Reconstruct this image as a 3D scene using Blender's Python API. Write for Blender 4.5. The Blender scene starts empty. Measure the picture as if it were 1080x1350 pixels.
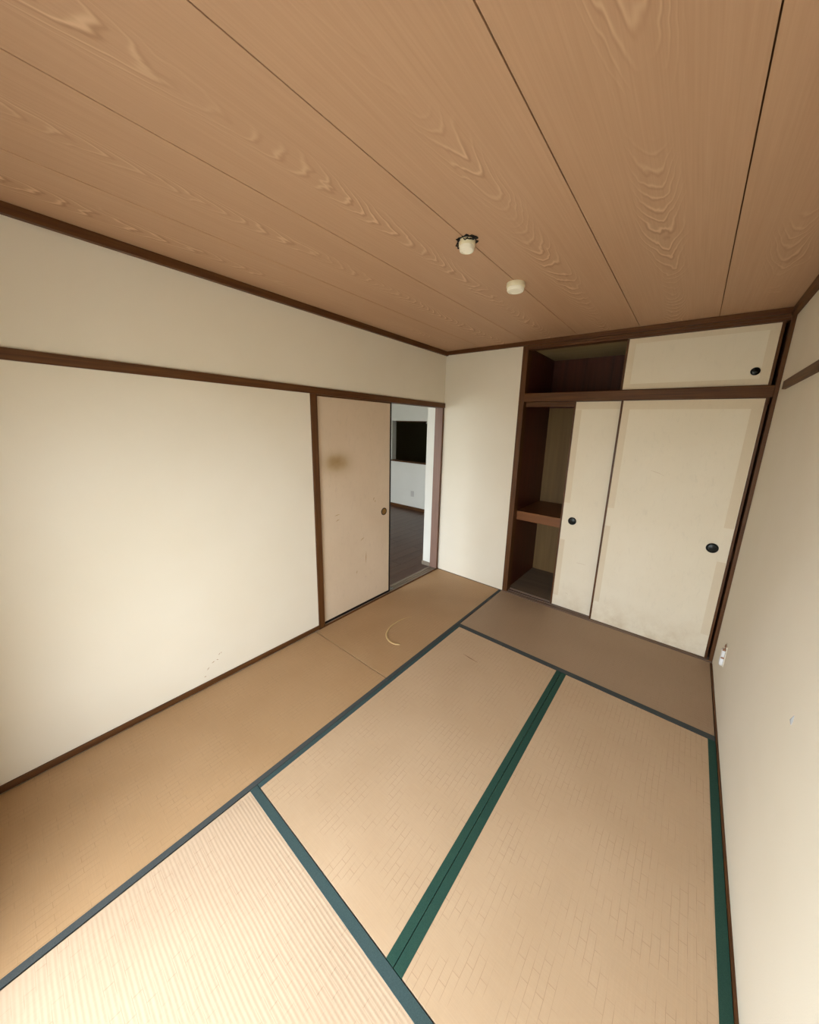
import bpy, bmesh, math, random
from mathutils import Vector, Matrix
random.seed(4)
scene = bpy.context.scene
COL = scene.collection

# ------------------------------------------------------------------ camera
FPX, SX, SY = 445.163, 21.34, -14.66           # focal length and principal point offset, pixels of 1080x1350
YAW, PITCH, ROLL = -0.658621, -0.216609, 0.033238
def cam_matrix(pos):
    cy, sy, cp, sp = math.cos(YAW), math.sin(YAW), math.cos(PITCH), math.sin(PITCH)
    fwd = Vector((sy*cp, cy*cp, sp)); right = Vector((cy, -sy, 0)); up = right.cross(fwd)
    cr, sr = math.cos(ROLL), math.sin(ROLL)
    r = cr*right + sr*up; u = -sr*right + cr*up; b = -fwd
    return Matrix(((r.x, u.x, b.x, pos[0]), (r.y, u.y, b.y, pos[1]), (r.z, u.z, b.z, pos[2]), (0, 0, 0, 1)))
cd = bpy.data.cameras.new('camera'); cam = bpy.data.objects.new('camera', cd); COL.objects.link(cam)
cd.sensor_fit = 'HORIZONTAL'; cd.sensor_width = 36; cd.lens = FPX*36/1080
cd.shift_x = -SX/1080; cd.shift_y = SY/1080; cd.clip_start = 0.02
cam.matrix_world = cam_matrix((2.2614, 0.3146, 1.7119)); scene.camera = cam

# ------------------------------------------------------------------ light
world = bpy.data.worlds.new('overcast_sky'); scene.world = world; world.use_nodes = True
bg = world.node_tree.nodes['Background']; bg.inputs[0].default_value = (0.84, 0.925, 1.0, 1); bg.inputs[1].default_value = 6.0
def portal(name, x0, x1, z0, z1, y):
    l = bpy.data.lights.new(name, 'AREA'); l.shape = 'RECTANGLE'; l.size = x1-x0; l.size_y = z1-z0
    l.cycles.is_portal = True
    o = bpy.data.objects.new(name, l); COL.objects.link(o)
    o.location = ((x0+x1)/2, y, (z0+z1)/2); o.rotation_euler = (math.radians(90), 0, 0)   # shines towards +y
    return o
WIN_A = (0.75, 2.45, 0.06, 1.86)               # balcony window of the tatami room, x0 x1 z0 z1, behind the camera
NY = 0.0                                        # the next room's window is in the same facade
WIN_B = (-3.20, -1.15, 0.06, 2.15)             # balcony window of the next room
portal('window_near_offscreen', *WIN_A, -0.11); portal('window_next_room_offscreen', *WIN_B, NY-0.11)
vs = scene.view_settings; vs.view_transform = 'Standard'; vs.look = 'None'; vs.gamma = 1; vs.use_curve_mapping = False
vs.exposure = 1.0

# ------------------------------------------------------------------ materials
def lin(c):
    return tuple(((v/255)/12.92 if v/255 <= .04045 else ((v/255+.055)/1.055)**2.4) for v in c) + (1,)
class NT:
    def __init__(s, name, rough=.7, spec=.3):
        s.m = bpy.data.materials.new(name); s.m.use_nodes = True; s.t = s.m.node_tree
        s.b = s.t.nodes['Principled BSDF']; s.b.inputs['Roughness'].default_value = rough
        s.b.inputs['Specular IOR Level'].default_value = spec
    def n(s, typ, **kw):
        nd = s.t.nodes.new(typ)
        for k, v in kw.items():
            if k.startswith('i_'): nd.inputs[k[2:].replace('_', ' ')].default_value = v
            else: setattr(nd, k, v)
        return nd
    def l(s, a, b): s.t.links.new(a, b)
    def coord(s, scale=(1, 1, 1), kind='Object', loc=(0, 0, 0)):
        tc = s.n('ShaderNodeTexCoord'); mp = s.n('ShaderNodeMapping'); mp.inputs['Scale'].default_value = scale
        mp.inputs['Location'].default_value = loc
        s.l(tc.outputs[kind], mp.inputs[0]); return mp.outputs[0]
    def noise(s, vec, scale=5, detail=4, rough=.55, dist=0):
        nd = s.n('ShaderNodeTexNoise'); nd.inputs['Scale'].default_value = scale; nd.inputs['Detail'].default_value = detail
        nd.inputs['Roughness'].default_value = rough; nd.inputs['Distortion'].default_value = dist
        s.l(vec, nd.inputs['Vector']); return nd.outputs['Fac']
    def ramp(s, fac, stops):
        r = s.n('ShaderNodeValToRGB'); e = r.color_ramp.elements
        while len(e) < len(stops): e.new(.5)
        for i, (p, c) in enumerate(stops): e[i].position = p; e[i].color = c if len(c) == 4 else lin(c)
        s.l(fac, r.inputs[0]); return r.outputs[0]
    def mix(s, fac, a, b, mode='MIX'):
        m = s.n('ShaderNodeMix', data_type='RGBA', blend_type=mode)
        for sock, v in ((m.inputs[0], fac), (m.inputs[6], a), (m.inputs[7], b)):
            if hasattr(v, 'is_output'): s.l(v, sock)
            else: sock.default_value = v if not isinstance(v, tuple) or len(v) == 4 else lin(v)
        return m.outputs[2]
    def math(s, op, a, b=0.0, c=0.0):
        m = s.n('ShaderNodeMath', operation=op)
        for i, v in enumerate((a, b, c)):
            if hasattr(v, 'is_output'): s.l(v, m.inputs[i])
            else: m.inputs[i].default_value = v
        return m.outputs[0]
    def color(s, c):
        if hasattr(c, 'is_output'): s.l(c, s.b.inputs['Base Color'])
        else: s.b.inputs['Base Color'].default_value = lin(c)
    def bump(s, h, strength=.2, dist=.002):
        bp = s.n('ShaderNodeBump'); bp.inputs['Strength'].default_value = strength; bp.inputs['Distance'].default_value = dist
        s.l(h, bp.inputs['Height']); s.l(bp.outputs[0], s.b.inputs['Normal'])
W = (1, 1, 1, 1); K = (0, 0, 0, 1)
def wallpaper(name, c1, c2, rough=.85):
    t = NT(name, rough, .2); v = t.coord()
    big = t.noise(v, 1.3, 3); t.color(t.ramp(big, [(.35, c1), (.68, c2)]))
    t.bump(t.noise(v, 260, 2), .25, .001); return t.m
def stained_wood(name, c1, c2, axis='y', rough=.5, grain=70, spec=.35):
    sc = {'x': (.04, 1, 1), 'y': (1, .04, 1), 'z': (1, 1, .04)}[axis]
    t = NT(name, rough, spec); v = t.coord(sc)
    f = t.noise(v, grain, 5, .6, .4); t.color(t.ramp(f, [(.3, c1), (.7, c2)])); t.bump(f, .15, .001); return t.m
def plain(name, c, rough=.5, spec=.3, metal=0):
    t = NT(name, rough, spec); t.color(c); t.b.inputs['Metallic'].default_value = metal
    v = t.coord(); t.bump(t.noise(v, 120, 2), .08, .001); return t.m

M = {}
M['wall_left'] = wallpaper('cream_wallpaper', (229, 219, 199), (233, 224, 206))
M['wall_far'] = wallpaper('pale_wallpaper', (229, 219, 199), (233, 224, 206))
M['wall_right'] = wallpaper('off_white_wallpaper', (229, 219, 199), (233, 224, 206))
M['hall_white'] = wallpaper('white_wallpaper', (228, 225, 215), (233, 230, 221))
WD1, WD2 = (70, 40, 14), (102, 63, 28)
for a in 'xyz': M['wood_'+a] = stained_wood('dark_stained_wood_'+a, WD1, WD2, a)
for a in 'xyz': M['olive_'+a] = stained_wood('aged_brown_wood_'+a, WD1, WD2, a)
M['jamb'] = stained_wood('mauve_brown_wood', (128, 98, 84), (142, 112, 97), 'z')
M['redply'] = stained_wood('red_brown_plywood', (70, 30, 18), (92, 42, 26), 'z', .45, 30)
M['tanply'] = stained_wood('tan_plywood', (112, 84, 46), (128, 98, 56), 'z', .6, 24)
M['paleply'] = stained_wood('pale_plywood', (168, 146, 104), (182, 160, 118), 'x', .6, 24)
M['shelfwood'] = stained_wood('orange_brown_wood', (112, 68, 33), (128, 80, 41), 'x', .45, 40)
M['sill'] = stained_wood('worn_grey_brown_wood', (92, 72, 58), (122, 100, 84), 'x', .55, 60)
M['sill_y'] = stained_wood('worn_grey_wood', (120, 106, 90), (142, 128, 112), 'y', .45, 60)
M['closet_floor'] = stained_wood('grey_brown_board', (108, 90, 72), (124, 106, 86), 'x', .7, 12)
M['hatch_dark'] = plain('kitchen_wall', (140, 128, 90), .7)
M['black_frame'] = plain('black_lacquer', (30, 22, 18), .4)
M['backing'] = plain('ceiling_backing_wood', (112, 78, 52), .9)
M['subfloor'] = plain('subfloor_boards', (96, 78, 60), .9)
M['ivory'] = plain('ivory_ceramic', (246, 240, 220), .35, .5)
M['ivory_dark'] = plain('aged_ceramic', (226, 214, 180), .45, .4)
M['white_plastic'] = plain('white_plastic', (236, 236, 236), .35, .5)
M['hall_plastic'] = plain('grey_plastic', (205, 200, 192), .4, .5)
M['bronze'] = plain('brown_terminals', (150, 108, 80), .4, .5, .3)
M['pull'] = plain('dark_metal_pull', (26, 29, 27), .35, .6, .5)
M['pull_brown'] = plain('brown_metal_pull', (62, 42, 22), .3, .6, .6)
M['pull_gold'] = plain('worn_brass', (150, 112, 58), .35, .5, .6)
M['wire'] = plain('black_wire', (26, 24, 22), .6)
M['straw'] = plain('loose_straw', (204, 174, 124), .7)
M['scuff'] = plain('brown_scuff', (176, 140, 100), .9)
M['scuff_grey'] = plain('grey_scuff', (168, 168, 168), .9)
M['slit'] = plain('torn_straw', (110, 76, 46), .9)
M['alu'] = plain('aluminium', (150, 148, 145), .4, .5, .8)
M['concrete'] = plain('concrete', (196, 193, 186), .9)
M['ground'] = plain('asphalt_and_grass', (182, 178, 164), .95)

# rush surface of the mats: ridges along one direction, faint breaks across
def tatami(name, c1, c2, axis):
    t = NT(name, .55, .35)
    v = t.coord()
    sx = t.n('ShaderNodeSeparateXYZ'); t.l(v, sx.inputs[0])
    a, b = (sx.outputs[0], sx.outputs[1]) if axis == 'y' else (sx.outputs[1], sx.outputs[0])
    wob = t.noise(v, 3, 3)
    ph = t.math('MULTIPLY_ADD', wob, .012, a)
    rid = t.math('SINE', t.math('MULTIPLY', ph, 2*math.pi/.0125))
    cell = t.n('ShaderNodeTexBrick'); cell.offset = .5
    cb = t.n('ShaderNodeCombineXYZ'); t.l(b, cb.inputs[0]); t.l(ph, cb.inputs[1]); t.l(cb.outputs[0], cell.inputs['Vector'])
    cell.inputs['Scale'].default_value = 1; cell.inputs['Brick Width'].default_value = .085; cell.inputs['Row Height'].default_value = .025
    cell.inputs['Mortar Size'].default_value = .0009; cell.inputs['Mortar Smooth'].default_value = .3
    wear = t.noise(v, 2.2, 4, .6)
    strand = t.noise(t.coord((300, 9, 1) if axis == 'x' else (9, 300, 1)), 1, 3)
    base = t.ramp(wear, [(.3, c1), (.7, c2)])
    base = t.mix(t.math('MULTIPLY', strand, .35), base, tuple(int(q*.82) for q in c1))
    broken = t.math('MULTIPLY', cell.outputs['Fac'], t.ramp(t.noise(v, 9, 2), [(.42, K), (.6, W)]))
    base = t.mix(t.math('MULTIPLY', broken, .40), base, (120, 84, 54))
    t.color(base)
    h = t.math('ADD', rid, t.math('MULTIPLY', strand, .7)); t.bump(h, .25, .0008)
    return t.m
M['rush_left'] = tatami('sun_tanned_rush', (176, 140, 100), (188, 153, 114), 'y')
M['rush_far'] = tatami('brown_rush', (164, 137, 110), (172, 145, 118), 'x')
M['rush_mid'] = tatami('pale_rush', (193, 163, 130), (203, 174, 142), 'y')
M['rush_near'] = tatami('pale_rush_crosswise', (192, 165, 137), (202, 175, 147), 'x')
def cloth(name, c1, c2):
    t = NT(name, .8, .2); v = t.coord(); f = t.noise(v, 400, 2); t.color(t.ramp(f, [(.3, c1), (.7, c2)])); t.bump(f, .3, .0006); return t.m
M['border_grey'] = cloth('grey_border_cloth', (62, 66, 66), (76, 80, 79))
M['border_teal'] = cloth('slate_border_cloth', (52, 70, 70), (66, 84, 83))
M['border_green'] = cloth('green_border_cloth', (34, 64, 54), (46, 78, 66))

# veneer ceiling boards with cathedral grain
def ceiling_wood():
    t = NT('ceiling_veneer', .5, .3)
    tc = t.n('ShaderNodeTexCoord'); oi = t.n('ShaderNodeObjectInfo')
    off = t.n('ShaderNodeVectorMath', operation='ADD'); t.l(tc.outputs['Object'], off.inputs[0])
    cb = t.n('ShaderNodeCombineXYZ'); t.l(t.math('MULTIPLY', oi.outputs['Random'], 37.0), cb.inputs[2])
    t.l(t.math('MULTIPLY', oi.outputs['Random'], 1.7), cb.inputs[1]); t.l(cb.outputs[0], off.inputs[1])
    sp = t.n('ShaderNodeSeparateXYZ'); t.l(off.outputs[0], sp.inputs[0])
    x, y = sp.outputs[0], sp.outputs[1]
    def mapped(sc):
        mp = t.n('ShaderNodeMapping'); mp.inputs['Scale'].default_value = sc; t.l(off.outputs[0], mp.inputs[0]); return mp.outputs[0]
    low = t.noise(mapped((2.5, .9, 1)), 1, 2); mid = t.noise(mapped((16, 5, 1)), 1, 2, .5, .5)
    xo = t.math('ADD', x, t.math('MULTIPLY_ADD', low, .16, -.08))
    wob = t.math('ADD', t.math('MULTIPLY', low, 1.2), t.math('MULTIPLY', mid, .26))
    f = t.math('ADD', t.math('MULTIPLY', t.math('MULTIPLY', xo, xo), 70.0), t.math('ADD', t.math('MULTIPLY', y, 1.5), wob))
    s = t.math('SINE', t.math('MULTIPLY', f, 46.0))
    line = t.math('POWER', t.math('MULTIPLY_ADD', s, .5, .5), 7.0)
    # the figure shows only along the heart of each board, in patches
    ax = t.math('ABSOLUTE', xo)
    heart = t.ramp(ax, [(.02, W), (.085, K)])
    patch = t.ramp(t.noise(mapped((3, .8, 1)), 1, 2), [(.40, K), (.54, W)])
    mask = t.math('MULTIPLY', heart, patch)
    fine = t.noise(mapped((150, 2.2, 1)), 1, 4, .6)
    broad = t.noise(mapped((5, .5, 1)), 1, 3)
    base = t.ramp(fine, [(.25, (185, 147, 115)), (.75, (197, 159, 127))])
    base = t.mix(t.math('MULTIPLY', broad, .45), base, (174, 135, 103))
    base = t.mix(t.math('MULTIPLY', t.math('MULTIPLY', line, mask), .65), base, (226, 190, 154))
    s2 = t.math('SINE', t.math('MULTIPLY_ADD', f, 46.0, -1.3))
    line2 = t.math('POWER', t.math('MULTIPLY_ADD', s2, .5, .5), 8.0)
    base = t.mix(t.math('MULTIPLY', t.math('MULTIPLY', line2, mask), .45), base, (138, 96, 64))
    t.color(base); t.bump(t.math('MULTIPLY', line, mask), .1, .001)
    return t.m
M['ceiling'] = ceiling_wood()

# paper of the sliding doors, with age stains that have their own places
def door_paper(name, c1, c2, stain=None, foot=0.0, crease=0.0, band=None):
    t = NT(name, .8, .2); v = t.coord()
    base = t.ramp(t.noise(v, 2.0, 4, .6), [(.3, c1), (.7, c2)])
    fib = t.noise(t.coord((40, 40, 14)), 1, 5, .7, .8)
    base = t.mix(t.math('MULTIPLY', t.ramp(fib, [(.55, K), (.75, W)]), .12 + crease), base, tuple(int(q*.80) for q in c1))
    sp = t.n('ShaderNodeSeparateXYZ'); t.l(v, sp.inputs[0])
    if foot:
        hz = t.math('MULTIPLY_ADD', sp.outputs[2], -3.2, -2.2)         # 1 at the foot of the door, 0 a quarter metre up
        st = t.math('MULTIPLY', t.math('MAXIMUM', t.math('MINIMUM', hz, 1.0), 0.0), t.ramp(t.noise(v, 7, 5, .7), [(.40, K), (.66, W)]))
        base = t.mix(t.math('MULTIPLY', st, foot), base, (182, 152, 104))
    if stain:
        (a, z, ra, rz, c, amt) = stain
        da = t.math('DIVIDE', t.math('SUBTRACT', sp.outputs[1], a), ra); dz = t.math('DIVIDE', t.math('SUBTRACT', sp.outputs[2], z), rz)
        r2 = t.math('ADD', t.math('MULTIPLY', da, da), t.math('MULTIPLY', dz, dz))
        g = t.math('EXPONENT', t.math('MULTIPLY', r2, -1.0))
        g = t.math('MULTIPLY', g, t.math('MULTIPLY_ADD', t.noise(v, 9, 3), .8, .6))
        base = t.mix(t.math('MINIMUM', t.math('MULTIPLY', g, amt), 1.0), base, c)
    t.color(base); t.bump(t.noise(v, 90, 3), .2, .001); return t.m
M['paper_room'] = door_paper('pinkish_door_paper', (209, 187, 160), (216, 195, 169), stain=(-.225, .43, .13, .075, (150, 118, 62), .8), crease=.1)
M['paper_a'] = door_paper('cream_door_paper', (232, 220, 196), (237, 226, 204), foot=.4, crease=.05)
M['paper_b'] = door_paper('cream_pale_door_paper', (232, 220, 196), (237, 226, 204), foot=.25)
M['paper_c'] = door_paper('cream_yellowed_door_paper', (232, 220, 196), (237, 226, 204))
M['strip'] = door_paper('yellowed_edge_paper', (222, 206, 178), (228, 213, 186))
def floorboards():
    t = NT('brown_floor_board', .35, .5); v = t.coord((1, .06, 1)); oi = t.n('ShaderNodeObjectInfo')
    f = t.noise(v, 45, 4); c = t.ramp(f, [(.3, (86, 64, 52)), (.7, (102, 78, 64))])
    c = t.mix(t.math('MULTIPLY', oi.outputs['Random'], .5), c, (84, 60, 50)); t.color(c); return t.m
M['floorboard'] = floorboards()
g = NT('window_glass'); tr = g.n('ShaderNodeBsdfTransparent'); gl = g.n('ShaderNodeBsdfGlossy'); gl.inputs['Roughness'].default_value = .02
mx = g.n('ShaderNodeMixShader'); mx.inputs[0].default_value = .06; g.l(tr.outputs[0], mx.inputs[1]); g.l(gl.outputs[0], mx.inputs[2])
g.l(mx.outputs[0], g.t.nodes['Material Output'].inputs[0]); M['glass'] = g.m

# ------------------------------------------------------------------ builders
def link(name, bm, mat, parent=None, origin=None, smooth=False):
    me = bpy.data.meshes.new(name)
    bmesh.ops.recalc_face_normals(bm, faces=bm.faces)
    if origin is None:
        lo = Vector([min(v.co[i] for v in bm.verts) for i in range(3)]); hi = Vector([max(v.co[i] for v in bm.verts) for i in range(3)])
        origin = (lo+hi)/2
    origin = Vector(origin)
    bmesh.ops.translate(bm, verts=bm.verts, vec=-origin)
    bm.to_mesh(me); bm.free()
    if smooth:
        for p in me.polygons: p.use_smooth = True
        me.set_sharp_from_angle(angle=math.radians(40))
    me.materials.append(M[mat])
    o = bpy.data.objects.new(name, me); COL.objects.link(o)
    base = world_loc(parent) if parent else Vector()
    o.location = origin - base; o.parent = parent
    return o
def world_loc(o):
    v = Vector(o.location)
    while o.parent: o = o.parent; v += Vector(o.location)
    return v
def add_box(bm, x0, x1, y0, y1, z0, z1, bev=0):
    r = bmesh.ops.create_cube(bm, size=1)
    vs_ = r['verts']
    for v in vs_: v.co = Vector(((x0+x1)/2+v.co.x*(x1-x0), (y0+y1)/2+v.co.y*(y1-y0), (z0+z1)/2+v.co.z*(z1-z0)))
    if bev:
        es = list({e for v in vs_ for e in v.link_edges})
        bmesh.ops.bevel(bm, geom=es, offset=bev, segments=2, affect='EDGES', profile=.5)
def box(name, b, mat, parent=None, bev=.0015):
    bm = bmesh.new(); add_box(bm, *b, bev); return link(name, bm, mat, parent)
def prism(name, pts, axis, a0, a1, mat, parent=None):
    """polygon pts in the two other axes, extruded from a0 to a1 along axis"""
    bm = bmesh.new()
    def co(p, a): return {'x': (a, p[0], p[1]), 'y': (p[0], a, p[1]), 'z': (p[0], p[1], a)}[axis]
    A = [bm.verts.new(co(p, a0)) for p in pts]; B = [bm.verts.new(co(p, a1)) for p in pts]
    bm.faces.new(A); bm.faces.new(B[::-1])
    for i in range(len(pts)):
        j = (i+1) % len(pts); bm.faces.new((A[i], B[i], B[j], A[j]))
    bmesh.ops.triangulate(bm, faces=[f for f in bm.faces if len(f.verts) > 4])
    return link(name, bm, mat, parent)
def wall_with_hole(name, x0, x1, y0, y1, z1, hole, mat, parent=None):
    """wall along x with one rectangular hole (hx0 hx1 hz0 hz1)"""
    hx0, hx1, hz0, hz1 = hole
    bm = bmesh.new(); xs = [x0, hx0, hx1, x1]; zs = [0, hz0, hz1, z1]
    g = {}
    for k, y in enumerate((y0, y1)):
        for i in range(4):
            for j in range(4): g[k, i, j] = bm.verts.new((xs[i], y, zs[j]))
    for i in range(3):
        for j in range(3):
            if (i, j) == (1, 1): continue
            bm.faces.new([g[0, i, j], g[0, i+1, j], g[0, i+1, j+1], g[0, i, j+1]])
            bm.faces.new([g[1, i, j], g[1, i, j+1], g[1, i+1, j+1], g[1, i+1, j]])
    def q(a, b): bm.faces.new([g[0, *a], g[0, *b], g[1, *b], g[1, *a]])
    for i in range(3): q((i, 0), (i+1, 0)); q((i, 3), (i+1, 3)); q((0, i), (0, i+1)); q((3, i), (3, i+1))
    q((1, 1), (2, 1)); q((1, 2), (2, 2)); q((1, 1), (1, 2)); q((2, 1), (2, 2))
    return link(name, bm, mat, parent)
def lathe(bm, prof, c, axis='z', sign=1, n=28):
    """prof: (radius, height) pairs"""
    rings = []
    for r, h in prof:
        ring = []
        for i in range(n):
            a = 2*math.pi*i/n; u, v = r*math.cos(a), r*math.sin(a); w = h*sign
            p = {'z': (u, v, w), 'y': (u, w, v), 'x': (w, u, v)}[axis]
            ring.append(bm.verts.new((c[0]+p[0], c[1]+p[1], c[2]+p[2])))
        rings.append(ring)
    for a, b in zip(rings, rings[1:]):
        for i in range(n): bm.faces.new((a[i], a[(i+1) % n], b[(i+1) % n], b[i]))
    bm.faces.new(rings[0]); bm.faces.new(rings[-1])
def tube(bm, pts, rad, n=8, flat=1.0):
    pts = [Vector(p) for p in pts]; rings = []
    for i, p in enumerate(pts):
        t = (pts[min(i+1, len(pts)-1)]-pts[max(i-1, 0)]).normalized()
        up = Vector((0, 0, 1)) if abs(t.z) < .95 else Vector((1, 0, 0))
        s = t.cross(up).normalized(); u = s.cross(t)
        r = rad[i] if isinstance(rad, (list, tuple)) else rad
        rings.append([bm.verts.new(p+s*math.cos(2*math.pi*k/n)*r+u*math.sin(2*math.pi*k/n)*r*flat) for k in range(n)])
    for a, b in zip(rings, rings[1:]):
        for k in range(n): bm.faces.new((a[k], a[(k+1) % n], b[(k+1) % n], b[k]))
    bm.faces.new(rings[0]); bm.faces.new(rings[-1])
def struct(o, label, cat): o['kind'] = 'structure'; o['label'] = label; o['category'] = cat; return o
def tag(o, label, cat, group=None):
    o['label'] = label; o['category'] = cat
    if group: o['group'] = group
    return o
def empty(name, loc):
    o = bpy.data.objects.new(name, None); COL.objects.link(o); o.location = loc; o.empty_display_size = .1; return o

# ------------------------------------------------------------------ the tatami room
X3, D, H = 2.64, 3.52, 2.505
HX0, HY1 = -3.30, 5.55                          # next room: left side, back
TW = 0.10                                       # thickness of the dividing wall
struct(box('floor', (-.10, X3+.10, -.12, D+.85, -.12, -.03), 'subfloor', bev=0), 'bare boarded sub-floor carrying the tatami mats', 'floor')

bm = bmesh.new()                                # one L-shaped sheet of wall, thick towards the next room
LV = {(i, j, k): bm.verts.new(((-TW, 0)[k], (0, 1.812, D)[i], (-.03, 1.94, H)[j])) for i in range(3) for j in range(3) for k in range(2) if (i, j) != (2, 0)}
for k in range(2):
    for i, j in ((0, 0), (0, 1), (1, 1)): bm.faces.new([LV[i, j, k], LV[i+1, j, k], LV[i+1, j+1, k], LV[i, j+1, k]])
rim = [(0, 0), (1, 0), (1, 1), (2, 1), (2, 2), (1, 2), (0, 2), (0, 1)]
for a, b in zip(rim, rim[1:]+rim[:1]): bm.faces.new([LV[*a, 0], LV[*b, 0], LV[*b, 1], LV[*a, 1]])
wl = link('wall_left', bm, 'wall_left')
struct(wl, 'cream papered wall with a brown rail, beside the doorway', 'wall')
wf = box('wall_far', (-TW, .872, D, D+.12, -.03, H), 'wall_far', bev=0)
struct(wf, 'narrow pale wall between the doorway and the closet', 'wall')
wr = box('wall_right', (X3, X3+.12, -.12, D+.85, -.03, H), 'wall_right', bev=0)
struct(wr, 'off-white wall with a small socket near its foot', 'wall')
ww = wall_with_hole('wall_near', -TW, X3, -.12, 0, H, WIN_A, 'wall_far')
struct(ww, 'pale wall with the wide balcony window of the tatami room', 'wall')

# ceiling: veneer boards with open joints under a dark backing
ce = box('ceiling', (-TW, X3+.12, -.12, D+.85, H+.020, H+.11), 'backing', bev=0)
struct(ce, 'brown wood veneer board ceiling with dark joints', 'ceiling')
joints = [0.0, .440, .905, 1.352, 1.800, 2.262, X3]
for a, b in zip(joints, joints[1:]):
    box('ceiling_board', (a+.0018, b-.0018, 0, D, H, H+.021), 'ceiling', ce, bev=.0008)

# trims
def trim(n, b, mat, label, bev=.002): return struct(box('trim_%d' % n, b, mat, bev=bev), label, 'trim')
trim(1, (0, .028, 0, D, H-.042, H), 'wood_y', 'dark brown ceiling moulding above the cream wall')
trim(2, (.028, X3-.028, D-.028, D, H-.036, H), 'olive_x', 'brown ceiling moulding above the closet and narrow wall')
trim(3, (X3-.028, X3, 0, D, H-.046, H), 'wood_y', 'dark brown ceiling moulding above the off-white wall')
trim(4, (.028, X3-.028, 0, .028, H-.042, H), 'wood_x', 'dark brown ceiling moulding above the balcony window')
trim(5, (-.02, .014, 0, D, 1.921, 1.969), 'wood_y', 'long dark brown rail across the cream wall and doorway head')
trim(6, (-TW, .010, 1.812, 1.866, 0, 1.921), 'wood_z', 'dark brown upright post between cream wall and sliding door')
trim(7, (X3-.018, X3, .02, 3.29, 1.998, 2.045), 'olive_y', 'brown picture rail on the off-white wall, cut short of the closet')
struct(box('baseboard_left', (0, .010, 0, 1.812, -.001, .035), 'wood_y'), 'thin dark brown skirting strip under the cream wall', 'skirting')
struct(box('baseboard_right', (X3-.010, X3, 0, D-.03, -.03, .006), 'wood_y'), 'thin dark strip at the foot of the off-white wall', 'skirting')
struct(box('baseboard_far', (0, .868, D-.006, D, -.03, .004), 'sill'), 'thin strip at the foot of the narrow pale wall', 'skirting')
# doorway: head lining, jamb, threshold with two grooves
jb = box('trim_8', (-TW-.003, -.001, 3.492, D, 0, 1.921), 'jamb'); struct(jb, 'mauve brown jamb board at the open side of the doorway', 'jamb')
box('edge_bead', (-.004, .004, 3.494, D, 0, 1.921), 'wood_z', jb)
hd = box('trim_9', (-TW-.003, -.0205, 1.866, D, 1.921, 1.945), 'wood_y'); struct(hd, 'dark wooden head lining of the doorway', 'trim')
th = prism('trim_10', [(-TW-.01, -.03), (-TW-.01, .003), (-.078, .006), (-.072, -.002), (-.050, -.002), (-.046, .006), (-.042, .006), (-.038, -.002), (-.016, -.002), (-.012, .008), (0, .008), (0, -.03)], 'y', 1.866, D, 'sill_y')
struct(th, 'worn grey wooden threshold with two sliding grooves', 'threshold')
box('track_plate', (-.075, -.035, 2.70, 2.76, -.002, .007), 'alu', th)
box('front_edge', (0, .012, 1.866, D, -.03, .009), 'wood_y', th)

# sliding door in the doorway
def pull_x(parent, y, z, x, r, mat):
    bm = bmesh.new(); lathe(bm, [(r*.55, -.002), (r*.72, -.001), (r*.80, .0015), (r*.92, .0035), (r, .003), (r*1.02, 0.0)], (x, y, z), 'x')
    return link('finger_pull', bm, mat, parent, smooth=True)
def pull_y(parent, x, z, y, r, mat):
    bm = bmesh.new(); lathe(bm, [(r*.30, .0035), (r*.45, .002), (r*.72, .001), (r*.80, .004), (r*.92, .0065), (r, .005), (r*1.02, 0.0)], (x, y, z), 'y', -1)
    return link('finger_pull', bm, mat, parent, smooth=True)
d1 = empty('door_1', (-.045, 2.28, 0))
struct(d1, 'stained beige paper sliding door with a brown finger pull, in the doorway', 'sliding door')
Y0, Y1 = 1.870, 2.690
box('door_panel', (-.043, -.020, Y0+.014, Y1-.016, .022, 1.915), 'paper_room', d1)
box('door_stile', (-.044, -.0165, Y0, Y0+.015, .004, 1.922), 'wood_z', d1)
box('door_stile', (-.044, -.0165, Y1-.017, Y1, .004, 1.922), 'black_frame', d1)
box('door_rail', (-.044, -.018, Y0+.015, Y1-.017, -.001, .023), 'black_frame', d1)
box('door_rail', (-.044, -.018, Y0+.015, Y1-.017, 1.909, 1.922), 'wood_y', d1)
fp = pull_x(d1, 2.600, .888, -.020, .036, 'pull_brown')
bm = bmesh.new(); lathe(bm, [(.004, .001), (.022, .0015), (.0265, .0035)], (-.020, 2.600, .888), 'x'); link('pull_cup', bm, 'pull_gold', fp, smooth=True)
for (y, z, ln, a) in ((2.46, 1.02, .03, 1.2), (2.30, .66, .05, .5), (2.02, .95, .05, .1), (2.03, .90, .04, .3), (2.25, .35, .03, 1.4), (2.36, .42, .12, 1.5), (2.48, 1.0, .02, 1.3)):
    bm = bmesh.new(); tube(bm, [(-.0199, y, z), (-.0196, y+ln*.5*math.cos(a), z+ln*.5*math.sin(a)+.003), (-.0199, y+ln*math.cos(a), z+ln*math.sin(a))], [.0006, .0028, .0006], 6, 1)
    link('scuff_mark', bm, 'scuff', d1)

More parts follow.
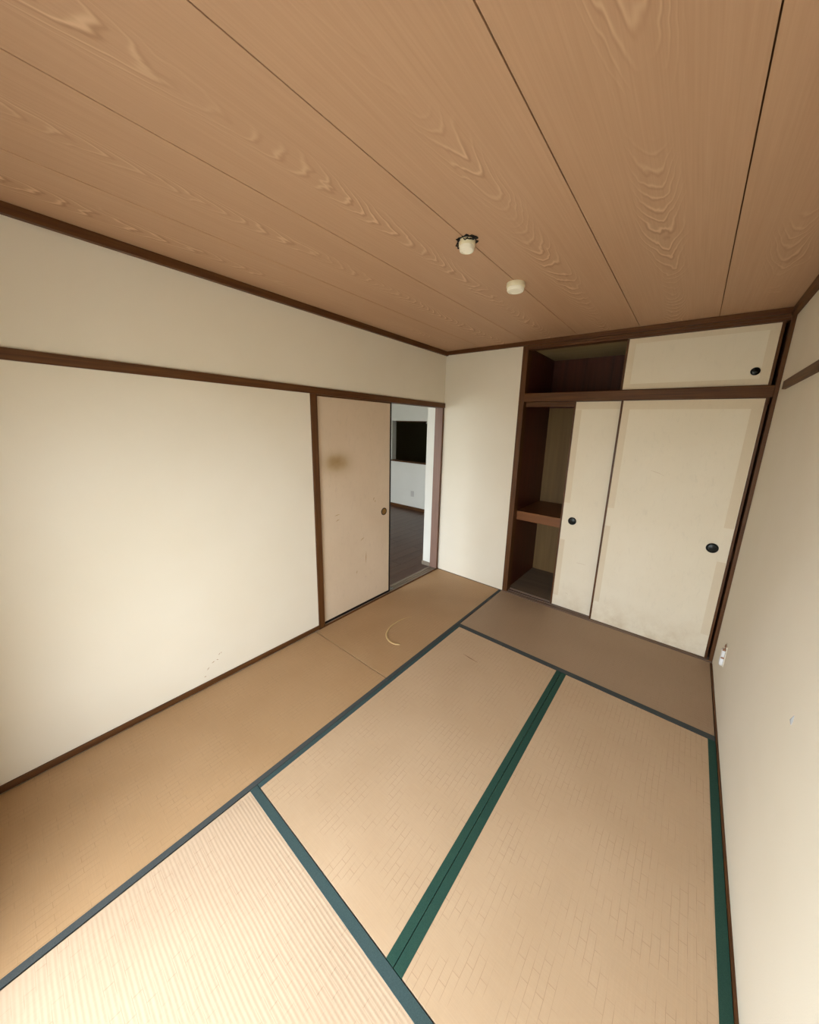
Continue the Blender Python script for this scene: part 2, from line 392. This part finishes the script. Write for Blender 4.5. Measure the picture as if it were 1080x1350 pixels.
# ------------------------------------------------------------------ closet
cl = empty('built_in_closet', (1.755, D, 0))
tag(cl, 'built-in closet in dark wood frame with cream sliding doors and upper cupboard', 'closet')
CB = 4.32                                       # back of the closet
P = lambda n, b, m, bev=.002: box(n, b, m, cl, bev)
P('post', (.872, .925, D-.004, D+.085, 0, H-.036), 'wood_z')
P('post', (2.618, X3, D-.004, D+.085, 0, H-.036), 'olive_z')
P('top_rail', (.925, 2.618, D+.002, D+.085, 2.436, H-.036), 'olive_x')
P('top_rail_lip', (.925, 2.618, D-.012, D+.002, 2.452, H-.036), 'olive_x')
P('middle_rail', (.925, 2.618, D-.006, D+.085, 1.972, 2.048), 'olive_x', .004)
P('door_head', (.925, 2.618, D+.062, D+.085, 1.928, 1.972), 'olive_x')
sl = prism('sill', [(D-.012, -.03), (D-.012, .006), (D+.006, .012), (D+.010, .004), (D+.034, .004), (D+.038, .012), (D+.046, .012), (D+.050, .004), (D+.074, .004), (D+.078, .014), (D+.085, .014), (D+.085, -.03)], 'x', .872, X3, 'sill', cl)
P('closet_floor', (.90, X3, D+.085, CB, -.03, .018), 'closet_floor', 0)
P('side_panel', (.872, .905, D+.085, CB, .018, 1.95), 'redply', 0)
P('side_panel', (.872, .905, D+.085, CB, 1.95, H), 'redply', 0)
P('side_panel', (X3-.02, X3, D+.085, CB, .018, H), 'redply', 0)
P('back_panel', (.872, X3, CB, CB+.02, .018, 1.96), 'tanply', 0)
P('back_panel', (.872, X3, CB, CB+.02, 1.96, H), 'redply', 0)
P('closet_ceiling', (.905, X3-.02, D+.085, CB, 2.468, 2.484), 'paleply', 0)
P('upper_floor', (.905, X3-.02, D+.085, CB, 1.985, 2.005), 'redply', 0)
sh = P('shelf', (.905, X3-.02, D+.105, CB, .862, .884), 'shelfwood')
box('shelf_edge', (.905, X3-.02, D+.085, D+.106, .796, .888), 'shelfwood', sh)
P('shelf_support', (.905, .93, D+.11, CB, .82, .862), 'redply')

def closet_door(x0, x1, y0, z0, z1, mat, pull, pr, strips, sw=.016):
    y1 = y0+.020
    d = box('sliding_door', (x0+sw-.001, x1-sw+.001, y0+.003, y1-.003, z0+.006, z1-.006), mat, cl, bev=0)
    box('door_stile', (x0, x0+sw, y0, y1, z0, z1), 'wood_z', d)
    box('door_stile', (x1-sw, x1, y0, y1, z0, z1), 'wood_z', d)
    box('door_rail', (x0+sw, x1-sw, y0, y1, z0, z0+.008), 'wood_x', d)
    box('door_rail', (x0+sw, x1-sw, y0, y1, z1-.007, z1), 'wood_x', d)
    pull_y(d, pull[0], pull[1], y0+.003, pr, 'pull')
    for s in strips: box('edge_strip', (s[0], s[1], y0+.0022, y0+.004, s[2], s[3]), 'strip', d, bev=0)
    return d
# front door on the room side, back door slid behind it
LZ0, LZ1 = .005, 1.974
dA = closet_door(1.745, 2.605, D+.011, LZ0, LZ1, 'paper_a', (2.492, .895), .037,
   [(1.762, 1.812, 1.08, 1.90), (1.762, 1.806, .20, .92), (2.530, 2.586, 1.06, 1.90), (2.535, 2.588, .20, .80), (1.762, 2.588, 1.90, 1.964)])
dB = closet_door(1.372, 2.225, D+.051, LZ0, LZ1, 'paper_b', (1.480, .893), .036,
   [(1.389, 1.440, 1.06, 1.90), (1.389, 1.436, .12, .70), (1.389, 1.75, 1.905, 1.964)])
UZ0, UZ1 = 2.046, 2.440
dC = closet_door(1.722, 2.600, D+.020, UZ0, UZ1, 'paper_c', (2.508, 2.143), .025,
   [(1.739, 1.785, UZ0+.05, UZ1-.045), (2.535, 2.583, UZ0+.05, UZ1-.045), (1.739, 2.583, UZ0+.008, UZ0+.05), (1.739, 2.583, UZ1-.045, UZ1-.008)])
for (x, z, ln, sl_) in ((1.56, .50, .09, -.02), (1.50, .17, .03, -.4), (2.02, 1.43, .10, -.35)):
    y = D+.054 if x < 1.7 else D+.014
    bm = bmesh.new(); tube(bm, [(x, y, z), (x+ln*.5, y-.0003, z+ln*sl_*.5+.004), (x+ln, y, z+ln*sl_)], [.0003, .0008, .0003], 6)
    link('scratch', bm, 'scuff', dB if x < 1.7 else dA)

# ------------------------------------------------------------------ tatami mats
def mat(x0, x1, y0, y1, rush, border, axis, label, bw=.033, sides=(1, 1), first=None):
    t = empty('tatami_mat', ((x0+x1)/2, (y0+y1)/2, -.03)); tag(t, label, 'tatami mat', 'tatami mats')
    g = .0012; e = .003
    ex, ey = (g, e) if axis == 'y' else (e, g)
    box('rush_surface', (x0+ex, x1-ex, y0+ey, y1-ey, -.03, 0), rush, t, bev=.002)
    for k, s in enumerate(sides):
        if not s: continue
        bw_, bo = first if (first and k == 0) else (bw, border)
        if axis == 'y': b = (x0+g, x0+bw_, y0+g, y1-g) if k == 0 else (x1-bw_, x1-g, y0+g, y1-g)
        else: b = (x0+g, x1-g, y0+g, y0+bw_) if k == 0 else (x0+g, x1-g, y1-bw_, y1-g)
        box('cloth_border', (*b, -.02, .0016), bo, t, bev=.0006)
    return t
XA, YA, YB = .866, 2.652, .866
mA = mat(.012, XA, 1.772, D-.006, 'rush_left', 'border_grey', 'y', 'tan tatami mat lying along the doorway, with a curled straw strip', .028, (0, 1))
mB = mat(.012, XA, .004, 1.772, 'rush_left', 'border_grey', 'y', 'tan tatami mat lying along the cream wall', .028, (0, 1))
mC = mat(XA, X3-.010, YA-.02, D-.012, 'rush_far', 'border_grey', 'x', 'brown tatami mat lying along the foot of the closet doors', .042, (1, 0))
mD = mat(XA, 1.765, YB, YA-.02, 'rush_mid', 'border_green', 'y', 'pale tatami mat with a short tear, between tan mat and green border pair', first=(.026, 'border_teal'))
mE = mat(1.765, X3-.010, YB, YA-.02, 'rush_mid', 'border_green', 'y', 'pale green-bordered tatami mat lying along the off-white wall', .036)
mF = mat(XA, X3-.010, .004, YB, 'rush_near', 'border_teal', 'x', 'pale tatami mat lying crosswise under the balcony window', .036)
bm = bmesh.new(); tube(bm, [(1.113, 2.340, .0003), (1.18, 2.330, .0012), (1.246, 2.326, .0003)], [.0008, .003, .0008], 6, .5); link('tear', bm, 'slit', mD)

# curled strip of straw on the tan mat
bm = bmesh.new()
ctrl = [(.470, 2.475), (.440, 2.40), (.431, 2.326), (.440, 2.23), (.479, 2.143), (.530, 2.095), (.588, 2.075), (.634, 2.080), (.668, 2.105)]
def spline(c, n=6):
    out = []
    for i in range(len(c)-1):
        p0, p1, p2, p3 = c[max(i-1, 0)], c[i], c[i+1], c[min(i+2, len(c)-1)]
        for k in range(n):
            t = k/n
            out.append(tuple(.5*(2*p1[j]+(p2[j]-p0[j])*t+(2*p0[j]-5*p1[j]+4*p2[j]-p3[j])*t*t+(3*p1[j]-p0[j]-3*p2[j]+p3[j])*t**3) for j in range(len(p1))))
    return out+[c[-1]]
sp_ = spline(ctrl); n_ = len(sp_)
rad = [.0012+.0070*min(1, i/(n_*.45))*min(1, (n_-1-i)/3+.15) for i in range(n_)]
tube(bm, [(p[0], p[1], r*.6) for p, r in zip(sp_, rad)], rad, 8, .6)
tag(link('straw_strip', bm, 'straw', smooth=True), 'curled pale straw strip lying on the tan mat by the doorway', 'straw')

# ------------------------------------------------------------------ ceiling rosettes
def rosette(x, y, r, label, wires):
    t = empty('ceiling_rosette', (x, y, H)); tag(t, label, 'ceiling fitting', 'ceiling rosettes')
    bm = bmesh.new(); lathe(bm, [(r*.98, 0), (r, .006), (r, .020), (r*.95, .024)], (x, y, H), 'z', -1); link('base', bm, 'ivory_dark', t, smooth=True)
    bm = bmesh.new(); lathe(bm, [(r*.90, .023), (r*.92, .034), (r*.84, .041), (r*.60, .0435), (r*.58, .041), (r*.2, .041)], (x, y, H), 'z', -1); link('cap', bm, 'ivory', t, smooth=True)
    if wires:
        rnd = random.Random(2)
        bm = bmesh.new(); lathe(bm, [(r*1.30, .0), (r*1.28, .0025), (r*1.0, .003)], (x, y, H), 'z', -1, 40)
        for i in range(40):                                  # ragged hole edge
            q = rnd.uniform(.80, 1.12)
            for ring in range(2):
                v = list(bm.verts)[ring*40+i]; v.co.x = x+(v.co.x-x)*q; v.co.y = y+(v.co.y-y)*q
        link('ragged_hole', bm, 'wire', t)
        for k in range(9):
            a = rnd.uniform(.2, 3.6) + (.0 if k < 6 else 3.0); a2 = a+rnd.uniform(.4, .8); R1, R2 = r*1.03, r*rnd.uniform(1.2, 1.5)
            am = (a+a2)/2
            bm = bmesh.new(); tube(bm, spline([(x+R1*math.cos(a), y+R1*math.sin(a), H-.008), (x+R2*math.cos(am), y+R2*math.sin(am), H-.018), (x+R1*math.cos(a2), y+R1*math.sin(a2), H-.006)], 5), .0022, 6)
            link('wire', bm, 'wire', t, smooth=True)
    return t
rosette(1.350, 1.725, .036, 'ivory ceiling rosette ringed by loose black wires', True)
rosette(1.343, 2.255, .051, 'clean yellowed ivory ceiling rosette without wires, nearer the closet', False)

# ------------------------------------------------------------------ socket with loose cover on the off-white wall
so = empty('wall_socket', (X3, 3.08, .30)); tag(so, 'small opened white wall socket with brown contacts on the off-white wall', 'socket')
XF = X3
box('back_plate', (XF-.004, XF, 3.045, 3.115, .245, .385), 'wall_right', so, .001)
box('socket_body', (XF-.020, XF-.004, 3.060, 3.100, .300, .350), 'white_plastic', so, .004)
bm = bmesh.new(); lathe(bm, [(.002, .020), (.020, .017), (.024, .010), (.023, .0)], (XF-.003, 3.085, .268), 'x', -1)
for v in bm.verts: v.co.z = .268+(v.co.z-.268)*1.5
link('loose_cover', bm, 'white_plastic', so, smooth=True)
for (y, z) in ((3.062, .356), (3.096, .345), (3.060, .300)):
    bm = bmesh.new(); lathe(bm, [(.006, 0), (.006, .013), (.0035, .016)], (XF-.004, y, z), 'x', -1, 12); link('contact', bm, 'bronze', so, smooth=True)
bm = bmesh.new(); tube(bm, [(XF-.008, 3.078+.014*math.cos(a), .372+.018*math.sin(a)) for a in [k*math.pi/8-.4 for k in range(13)]], .0025, 6); link('wire_loop', bm, 'bronze', so, smooth=True)

# marks on the walls
for (y, z, ln, a) in ((1.00, .150, .02, .3), (1.03, .160, .012, -.5), (1.045, .185, .015, .9), (.97, .115, .02, .8), (.95, .075, .012, .2), (1.06, .19, .01, 1.2)):
    bm = bmesh.new(); tube(bm, [(.0001, y, z), (.0005, y+ln*.5*math.cos(a), z+ln*.5*math.sin(a)), (.0001, y+ln*math.cos(a), z+ln*math.sin(a))], [.0005, .0018, .0005], 6)
    link('scuff_mark', bm, 'scuff', wl)
bm = bmesh.new(); tube(bm, [(X3-.0001, 1.735, .835), (X3-.0004, 1.733, .853), (X3-.0001, 1.731, .873)], [.001, .006, .001], 8); link('scuff_mark', bm, 'scuff_grey', wr)

# ------------------------------------------------------------------ next room seen through the doorway
hf = box('floor_next_room', (HX0, -TW-.010, NY-.12, HY1+.12, -.12, -.012), 'subfloor', bev=0); struct(hf, 'brown wooden plank floor of the next room', 'floor')
x = -TW-.011; k = 0
while x > HX0+.02:
    xa = max(x-.152, HX0); ys = [NY, 1.1+.6*(k % 3), 3.3+.6*((k+1) % 3), HY1]
    for a, b in zip(ys, ys[1:]): box('plank', (xa+.001, x-.001, a+.001, b-.001, -.013, 0), 'floorboard', hf, .001)
    x -= .152; k += 1
st = box('wall_stub', (-.216, -TW-.003, 3.497, HY1, -.012, H), 'hall_white', bev=0); struct(st, 'bright white wall end just beyond the doorway jamb', 'wall')
box('wall_fill', (-TW-.003, -TW+.0, D, HY1, -.012, H), 'hall_white', st, 0)
box('skirting', (-.228, -TW-.003, 3.488, 3.4975, 0, .052), 'sill_y', st)
hb = wall_with_hole('wall_back_next_room', HX0, -.10, HY1, HY1+.128, H, (-2.74, -1.55, 1.0, 1.812), 'hall_white')
struct(hb, 'white wall of the next room around the dark hatch', 'wall')
box('baseboard_next_room', (HX0, -.216, HY1-.012, HY1, 0, .075), 'wood_x')
struct(bpy.data.objects['baseboard_next_room'], 'dark brown skirting under the white wall of the next room', 'skirting')
struct(box('wall_side_next_room', (HX0-.12, HX0, NY-.12, HY1+.12, -.012, H), 'hall_white', bev=0), 'white side wall of the next room', 'wall')
wn = wall_with_hole('wall_near_next_room', HX0, -TW, NY-.12, NY, H, WIN_B, 'hall_white'); struct(wn, 'white wall of the next room with its balcony window', 'wall')
struct(box('ceiling_next_room', (HX0-.12, -TW, NY-.12, HY1+.12, H, H+.10), 'hall_white', bev=0), 'white ceiling of the next room', 'ceiling')
# serving hatch, an open pass-through to a dark kitchen, not a window
sh_ = empty('window_3', (-2.15, HY1, 1.0)); struct(sh_, 'dark square hatch with brown sill in the white wall beyond the doorway', 'hatch')
box('hatch_sill', (-2.78, -1.52, HY1-.03, HY1+.128, .980, 1.006), 'wood_x', sh_)
box('hatch_head', (-2.74, -1.55, HY1+.10, HY1+.128, 1.795, 1.812), 'wood_x', sh_)
bm = bmesh.new(); add_box(bm, HX0, -.10, HY1+.128, HY1+3.0, 0, H)
bm.faces.ensure_lookup_table()
bmesh.ops.delete(bm, geom=[f for f in bm.faces if abs(f.calc_center_median().y-(HY1+.128)) < 1e-4], context='FACES')
struct(link('wall_behind_hatch', bm, 'hatch_dark'), 'dark unlit kitchen walls seen through the hatch', 'wall')
box('hatch_edge', (-1.585, -1.55, HY1+.10, HY1+.128, 1.006, 1.795), 'wood_z', sh_)
for x in (-1.90, -1.79):  # added pale bits standing in for two small specks of reflected light
    bm = bmesh.new(); tube(bm, [(x, HY1+.10, 1.80), (x, HY1+.095, 1.775), (x, HY1+.085, 1.768), (x, HY1+.075, 1.775)], .008, 8); link('glint_speck', bm, 'ivory', sh_, smooth=True)
ou = empty('wall_outlet', (-2.1, HY1, .30)); tag(ou, 'small pale outlet plate low on the white wall under the hatch', 'outlet')
box('plate', (-2.185, -2.105, HY1-.007, HY1, .288, .408), 'hall_plastic', ou, .003)
for z in (.325, .372): box('socket', (-2.165, -2.125, HY1-.010, HY1-.006, z-.015, z+.015), 'hall_plastic', ou, .003)

# ------------------------------------------------------------------ balcony windows, balcony and ground outside
def window(n, w, label, yo=0):
    x0, x1, z0, z1 = w
    t = empty('window_%d' % n, ((x0+x1)/2, yo-.06, z0)); struct(t, label, 'window')
    box('frame_sill', (x0, x1, yo-.10, yo-.02, z0, z0+.03), 'alu', t); box('frame_head', (x0, x1, yo-.10, yo-.02, z1-.03, z1), 'alu', t)
    box('frame_side', (x0, x0+.03, yo-.10, yo-.02, z0+.03, z1-.03), 'alu', t); box('frame_side', (x1-.03, x1, yo-.10, yo-.02, z0+.03, z1-.03), 'alu', t)
    xm = (x0+x1)/2
    for a, b, y in ((x0+.03, xm+.02, yo-.085), (xm-.02, x1-.03, yo-.055)):
        s = box('sash', (a, b, y, y+.022, z0+.03, z0+.08), 'alu', t)
        box('sash_rail', (a, b, y, y+.022, z1-.08, z1-.03), 'alu', s)
        box('sash_stile', (a, a+.04, y, y+.022, z0+.08, z1-.08), 'alu', s); box('sash_stile', (b-.04, b, y, y+.022, z0+.08, z1-.08), 'alu', s)
        box('pane', (a+.04, b-.04, y+.009, y+.013, z0+.08, z1-.08), 'glass', s, 0)
window(1, WIN_A, 'wide aluminium balcony window of the tatami room'); window(2, WIN_B, 'wide aluminium balcony window of the next room', NY)
struct(prism('balcony_floor', [(HX0-.5, -1.3), (X3+.5, -1.3), (X3+.5, -.12), (HX0-.5, -.12)], 'z', -.20, -.13, 'concrete'), 'concrete balcony floor outside both windows', 'balcony')
struct(box('ground', (-60, 60, -90, -1.4, -3.3, -3.1), 'ground', bev=0), 'open ground outside below the balcony', 'ground')
